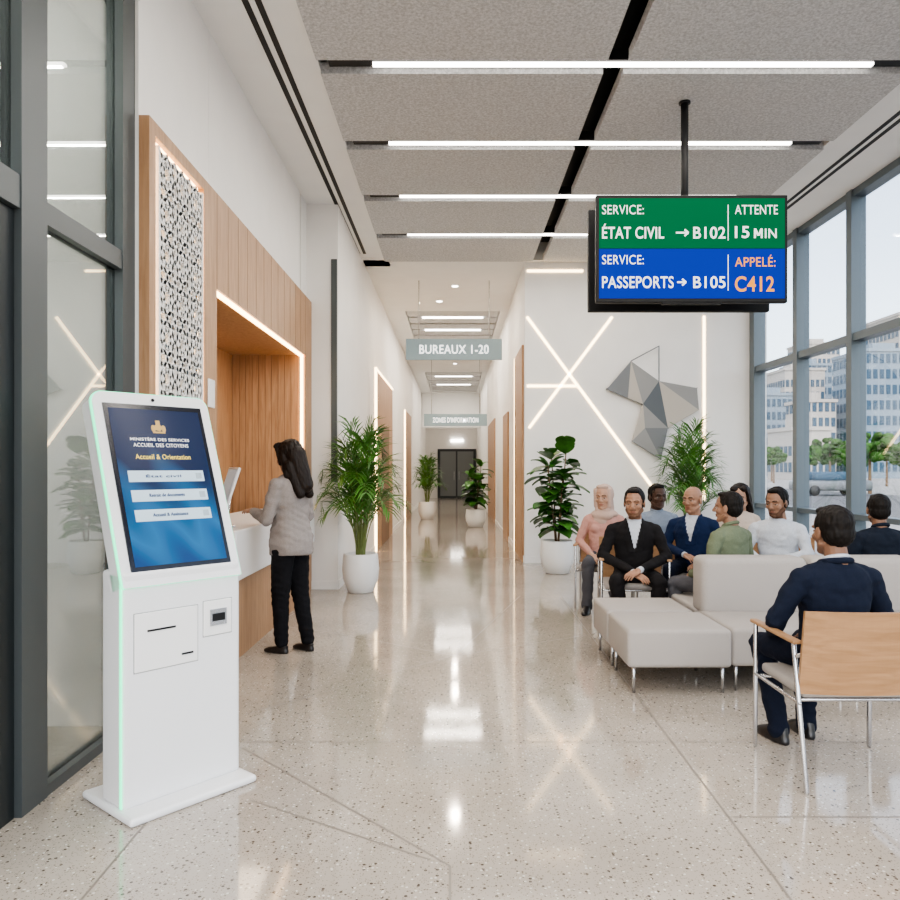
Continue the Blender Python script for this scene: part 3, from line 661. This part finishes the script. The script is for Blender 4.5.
def person(name,x,y,yaw,top,bot,skin,hair,style,shirt=None,shoe_m='shoe_black',beard=False,hy=0,hp=0,sc=1.0,fem=False,arms=None,legs=None,lean=0,collar=None,vox=.008,curl=.5,hs=1.0):
    out=MB(); g=.9 if fem else 1.0
    def sh(p):
        return Vector((p[0],p[1]+(p[2]-.5)*math.tan(lean) if p[2]>.5 else p[1],p[2]))
    secs=[(0,0,.455,.145,.115),(0,0,.50,.175,.135),(0,0,.57,.18,.135),(0,.005,.66,.168,.13),(0,0,.76,.172,.120),(0,0,.86,.188,.12),(0,-.005,.92,.190,.112),(0,-.01,.965,.165,.097),(0,-.012,1.0,.11,.078),(0,-.012,1.03,.065,.060)]
    b=MB(); b.loft([(s[0],sh(s[:3]).y,s[2],s[3]*g,s[4]*(.95 if fem else 1)) for s in secs])
    if fem:
        for s in(-1,1): b.ell(sh((s*.07,.08,.84)),(.058,.045,.058))
    SW=.192*g
    A=arms or [((-.26,.0,.70),(-.12,.27,.60)),((.26,.0,.70),(.12,.27,.60))]
    hands=[]; js=[]
    for s,(el,wr) in zip((-1,1),A):
        S=sh((s*SW,-.01,.930)); E=sh(el); W=Vector(wr); 
        b.ell(S+Vector((-s*.01,0,.0)),(.062*g,.068*g,.058)); b.cap(sh((s*.05,-.012,.990)),S,.042,.054); b.cap(S,E,.060*g,.050*g); b.cap(E,W,.051*g,.038*g); hands.append((s,E,W))
        js.append((tuple(E),tuple((W-S).normalized()),.10))
        js.append((tuple(S+Vector((-s*.03,.02,-.07))),(s*.7,0,.7),.08))
    js.append(((0,.05,.60),(0,.3,.95),.14))
    co,no,fs=remesh(b,vox,5); co=wrinkle(co,no,.008,8); co=crease(co,no,js,.0032)
    def edge(z): return .005+np.maximum(0,z-.77)*.23
    if shirt:
        yy=co[:,1]-(co[:,2]-.5)*math.tan(lean); e=edge(co[:,2])
        w=((yy>.02)&(abs(co[:,0])>e)&(abs(co[:,0])<e+.055*np.clip((1.0-co[:,2])*8,.5,1))&(co[:,2]>.74)).astype(float); co[:,1]+=w*.010
    def fm(c):
        if shirt:
            yy=c[1]-(c[2]-.5)*math.tan(lean)
            if yy>.01 and abs(c[0])<edge(c[2]) and c[2]>.77: return shirt
    addm(out,co,fs,top,None,fm)
    NB=sh((0,-.012,1.0))
    cm=collar or shirt
    if cm: 
        b=MB(); n=20; q=.012 if shirt else .015
        f=lambda a:NB+Vector((.058*math.cos(a),.056*math.sin(a)+.002,.034-.020*math.sin(a)))
        for i in range(n):
            a=2*math.pi*i/n+math.pi/2; a2=2*math.pi*(i+1)/n+math.pi/2
            b.cap(f(a),f(a2),q,q,'x',8,3)
        if shirt or cm.startswith('shirt'):
            for s in(-1,1): b.cap(f(math.pi/2)+Vector((s*.006,.002,0)),NB+Vector((s*.040,.075,-.012)),.012,.006,'x',8,3)
        co,no,fs=remesh(b,.0045,1); addm(out,co,fs,cm)
        if shirt:
            b=MB()
            for i in range(20):
                a=math.pi*.90+ math.pi*1.2*(i)/20; a2=math.pi*.90+math.pi*1.2*(i+1)/20
                f2=lambda a:NB+Vector((.072*math.cos(a),.068*math.sin(a),.018-.014*math.sin(a)))
                b.cap(f2(a),f2(a2),.017,.017,'x',8,3)
            co,no,fs=remesh(b,.005,2); addm(out,co,fs,top)
    for s,E,W in hands:
        d=(W-E).normalized()
        if shirt: out.cap(W+d*.005,W+d*.050,.030,.029,shirt,14,2,None,False)
        hd=(d+Vector((-s*.1,0,-.1))).normalized()
        build_hand(out,W+d*.055,hd,(s*.25,.1,1),s,skin,curl)
    Lg=legs or [((-.13,.44,.51),(-.14,.42,.09)),((.13,.44,.51),(.14,.42,.09))]
    b=MB(); b.ell((0,0,.53),(.17*g,.13,.078)); js=[]
    for s,(kn,an) in zip((-1,1),Lg):
        b.cap((s*.085,.0,.535),kn,.084,.066); b.cap(kn,an,.066,.054); b.cap(an,(an[0],an[1]-.002,an[2]-.02),.056,.058)
        js.append(((kn[0],kn[1]-.05,kn[2]-.05),(0,.7,.7),.10)); js.append(((an[0],an[1],an[2]+.04),(0,0,1),.07)); js.append(((s*.08,.08,.58),(s*.2,.9,0),.10))
    co,no,fs=remesh(b,vox,5); co=wrinkle(co,no,.008,9); co=crease(co,no,js,.0032); addm(out,co,fs,bot)
    for s,(kn,an) in zip((-1,1),Lg): shoe(out,(an[0],an[1]),R(-6*s),shoe_m)
    HM=T(NB+Vector((0,.035+.10*math.tan(lean),.150*hs)))@RZ(R(hy))@RX(R(-hp))@Matrix.Scale(hs,4)
    build_head(out,HM,skin,hair,style,beard)
    return out.obj(name,T((x,y,0))@RZ(R(yaw))@Matrix.Scale(sc,4))
# foreground man
chair(1.88,3.70,0,.60)
person('seated_man_navy_suit',1.90,3.76,8,'suit_navy','trouser_navy','skin_brown','hair_black','short',shirt='shirt_white',hy=4,hp=4,sc=.985,vox=.007,hs=1.08,
  arms=[((-.30,.03,.72),(-.15,.30,.60)),((.30,.03,.72),(.15,.30,.60))],legs=[((-.15,.42,.51),(-.12,.30,.09)),((.12,.44,.51),(.08,.36,.09))])
HG=1.14
chair(1.61,6.80,172); person('seated_man_black_suit',1.61,6.76,170,'suit_black','suit_black','skin_tan','hair_black','short',shirt='shirt_white',beard=True,hy=-12,hp=6,lean=R(7),sc=.985,hs=HG,
  arms=[((-.28,.10,.70),(-.05,.38,.62)),((.28,.10,.70),(.05,.37,.60))],legs=[((-.19,.42,.51),(-.15,.38,.09)),((.17,.42,.51),(.11,.34,.09))])
chair(1.60,8.0,165); person('seated_woman_hijab',1.58,7.97,165,'top_pink','trouser_grey','skin_light','hair_black','hijab',fem=True,hy=-14,hp=4,sc=.985,hs=HG)
chair(2.20,8.2,184); person('seated_man_blue_shirt',2.20,8.17,184,'shirt_blue','trouser_grey','skin_dark','hair_black','short',collar='shirt_blue',hy=8,hp=3,sc=.985,hs=HG)
chair(2.34,7.40,150); person('seated_bald_man_blue_suit',2.34,7.35,148,'suit_blue','trouser_navy','skin_tan','hair_black','rim',shirt='shirt_white',hy=-16,hp=3,lean=R(3),sc=.985,hs=HG,
  arms=[((-.27,.0,.71),(-.16,.28,.61)),((.27,.03,.70),(.04,.26,.66))],legs=[((-.17,.43,.51),(-.20,.38,.09)),((.14,.44,.51),(.08,.44,.09))])
person('seated_man_green_sweater',2.21,6.04,35,'sweater_green','trouser_grey','skin_olive','hair_black','short',collar='sweater_green',hy=22,sc=.985,hs=1.08)
chair(3.04,8.05,176); person('seated_woman_long_hair',3.04,8.02,174,'top_cream','pants_black','skin_light','hair_brown','mid',fem=True,hy=-22,hp=16,sc=.985,hs=HG)
chair(2.96,6.90,148); person('seated_man_white_shirt',2.96,6.85,146,'shirt_white','trouser_navy','skin_olive','hair_black','short',collar='shirt_white',beard=True,hy=-16,hp=10,lean=R(10),sc=.985,hs=HG,
  arms=[((-.27,.10,.72),(-.02,.36,.66)),((.27,.10,.72),(.06,.34,.64))])
person('seated_man_dark_jacket',3.42,6.04,2,'jacket_dark','trouser_navy','skin_brown','hair_black','short',collar='jacket_dark',hy=-14,sc=.97,hs=1.08)
def standing():
    out=MB(); b=MB()
    b.loft([(0,-.01,.78,.172,.148),(0,-.012,.88,.182,.158),(0,-.005,.97,.168,.144),(0,0,1.06,.150,.128),(0,0,1.16,.158,.130),(0,0,1.26,.172,.126),(0,-.008,1.33,.174,.112),(0,-.012,1.385,.138,.085),(0,-.014,1.42,.065,.055)])
    for s in(-1,1): b.ell((s*.065,.08,1.22),(.058,.06,.058))
    hands=[]; js=[]
    for s,E,W in ((-1,(-.225,.04,1.07),(-.13,.27,1.115)),(1,(.225,.02,1.07),(.13,.26,1.10))):
        S=Vector((s*.165,-.01,1.335)); b.ell(S,(.062,.065,.060)); b.cap((s*.05,-.012,1.38),S,.045,.05); b.cap(S,E,.060,.052); b.cap(E,W,.052,.040); hands.append((s,Vector(E),Vector(W)))
        js.append((E,(0,.6,.8),.12))
    js.append(((0,-.05,1.05),(0,.2,1),.15))
    co,no,fs=remesh(b,.007,5); co=wrinkle(co,no,.010,8); co=crease(co,no,js,.003)
    addm(out,co,fs,'blazer_grey',None,lambda c:'top_cream' if (c[1]>.03 and abs(c[0])<.01+max(0,c[2]-1.0)*.15 and c[2]>1.0) else None)
    for s,E,W in hands:
        d=(W-E).normalized(); build_hand(out,W+d*.04,(d+Vector((0,0,-.15))),(s*.2,0,1),s,'skin_tan',.5)
    b=MB(); b.ell((0,-.01,.88),(.155,.125,.10)); js=[]
    for s,K,An in ((-1,(-.085,.03,.48),(-.085,.02,.09)),(1,(.085,-.02,.48),(.09,-.10,.09))):
        b.cap((s*.08,0,.86),K,.098,.074); b.cap(K,An,.072,.054); js.append((K,(0,.2,1),.12)); js.append(((An[0],An[1],.14),(0,0,1),.08))
        shoe(out,(An[0],An[1]),R(-6*s),'shoe_black',True); 
    co,no,fs=remesh(b,.007,5); co=wrinkle(co,no,.006,10); co=crease(co,no,js,.003); addm(out,co,fs,'pants_black')
    for An in ((-.085,.02),(.09,-.10)): out.cap((An[0],An[1],.03),(An[0],An[1],.10),.026,.03,'skin_tan',12,2)
    build_head(out,T((0,.03,1.555))@RX(R(-14))@Matrix.Scale(1.05,4),'skin_tan','hair_brown','long')
    out.obj('standing_woman_grey_blazer',T((-1.32,6.02,0))@RZ(R(60)))
standing()
# ------------------------------------------------ outside
mat('pavement',(.30,.29,.28),.9,noise_s=.5,noise_a=.1,spec=.1); mat('asphalt',(.12,.12,.125),.9,noise_s=1,noise_a=.1,spec=.1); mat('bld',(.40,.37,.34),.9,spec=.1); mat('bld2',(.20,.25,.30),.9,spec=.1); mat('bwin',(.045,.085,.13),.6,spec=.1); mat('tree',(.035,.085,.018),.9,noise_s=2,noise_a=.6,spec=.1); mat('car',(.15,.16,.17),.3,.3)
b=MB(); b.box(XW+.2,400,-60,500,-.3,-.15,'pavement'); b.box(14,26,-60,300,-.15,-.14,'asphalt'); b.obj('ground')
def building(x,y,w,d,h,m,fl=3.2,cols=8):
    b=MB(); b.box(x,x+w,y,y+d,-.15,h,m); b.box(x-.2,x+w+.2,y-.2,y+d+.2,h,h+.5,m); b.box(x+w*.3,x+w*.7,y+d*.3,y+d*.7,h,h+1.8,m)
    nf=int(h/fl)
    for j in range(nf):
        z=.9+j*fl
        for i in range(cols):
            a=x+w*(i+.18)/cols; b.box(a,a+w*.64/cols,y-.08,y,z,z+fl*.6,'bwin')
            a=y+d*(i+.18)/cols; b.box(x-.08,x,a,a+d*.64/cols,z,z+fl*.6,'bwin')
    b.obj('office_building')
building(63.5,116,9,10,19.5,'bld2',2.4,9); building(77,130,12,12,28,'bld',2.6,10); building(66,150,8,9,21,'bld',2.4,8); building(57,140,7,9,15,'bld2',2.4,7); building(75,165,8,8,24,'bld2',2.4,7)
building(50,155,5,9,18,'bld',2.4,6); building(60,190,7,8,24,'bld2',2.6,6); building(86,185,9,9,32,'bld',2.6,8); building(45,100,5,8,6.5,'bld',2.2,6); building(97,150,20,20,20,'bld',2.6,10); building(56,120,5,7,12,'bld',2.4,5)
def tree(x,y,h,k):
    rd=random.Random(k); b=MB(); b.cap((x,y,-.15),(x,y,h*.6),.12,.07,'trunk',8,2)
    for i in range(46):
        a=rd.uniform(0,6.3); r=h*.28*math.sqrt(rd.random()); q=h*rd.uniform(.05,.10); b.ell((x+r*math.cos(a),y+r*math.sin(a),h*(.66+rd.uniform(-.18,.26)*(1-r/h*1.6))),(q,q,q*.8),'tree',None,7,5)
    b.obj('street_tree')
for i,(x,y) in enumerate(((29,58),(33,62),(38,66),(30,50),(41,75),(34,80),(44,84),(38,90),(26,47),(31,66),(36,72),(27,54))): tree(x,y,3.4+.35*(i%3),i)
b=MB(); cx,cy=22,44
b.rbox(cx-2.1,cx+2.1,cy-.85,cy+.85,.15,.75,.15,'car',3); b.rbox(cx-1.2,cx+1.1,cy-.72,cy+.72,.7,1.25,.2,'bwin',3)
for dx in(-1.3,1.3):
    for dy in(-.8,.8): b.cap((cx+dx,cy+dy-.08,.17),(cx+dx,cy+dy+.08,.17),.31,.31,'black',16,2,None,False)
b.obj('car')
# ------------------------------------------------ lights
def area(name,loc,sx,sy,power,col=(1,.95,.88),rot=(0,0,0)):
    l=bpy.data.lights.new(name,'AREA'); l.shape='RECTANGLE'; l.size=sx; l.size_y=sy; l.energy=power; l.color=col
    o=bpy.data.objects.new(name,l); bpy.context.scene.collection.objects.link(o); o.location=loc; o.rotation_euler=rot
for k,y in enumerate(ys): area('lamp_and_fill_light',(1.32,y,CEIL-.03),3.9,.045,40,(1,.93,.84))
for y in (15.8,17.3,18.6,26,28,30.5): area('lamp_and_fill_light',(-.05,y,CEIL-.02),1.3,.08,38,(1,.91,.80))
for y in (13.2,20.5,23,34): area('lamp_and_fill_light',(0,y,CEIL-.03),.12,.12,32,(1,.86,.72))
area('lamp_and_fill_light',(-2.2,7.5,2.74),.5,.8,9,(1,.8,.6)); area('lamp_and_fill_light',(-3,3,4.5),.6,1.5,170)  # second one: unseen fill added to brighten the room behind the left glazing
w=bpy.data.worlds.new('sky'); bpy.context.scene.world=w; w.use_nodes=True; nt=w.node_tree
sk=nt.nodes.new('ShaderNodeTexSky'); sk.sky_type='NISHITA'; sk.sun_disc=False; sk.sun_elevation=R(48); sk.sun_rotation=R(200); sk.dust_density=2.5; sk.air_density=1.0
hs=nt.nodes.new('ShaderNodeHueSaturation'); hs.inputs['Saturation'].default_value=.55
nt.links.new(sk.outputs[0],hs.inputs['Color']); nt.links.new(hs.outputs[0],nt.nodes['Background'].inputs[0]); nt.nodes['Background'].inputs[1].default_value=.72
cam=bpy.data.cameras.new('camera'); co=bpy.data.objects.new('camera',cam); bpy.context.scene.collection.objects.link(co)
co.location=(0,0,CH); co.rotation_euler=(R(90),0,0); cam.sensor_width=36; cam.lens=30; cam.shift_x=-5/900; cam.shift_y=18/900; cam.clip_end=1000
bpy.context.scene.camera=co
bpy.context.scene.view_settings.look='AgX - Medium High Contrast'
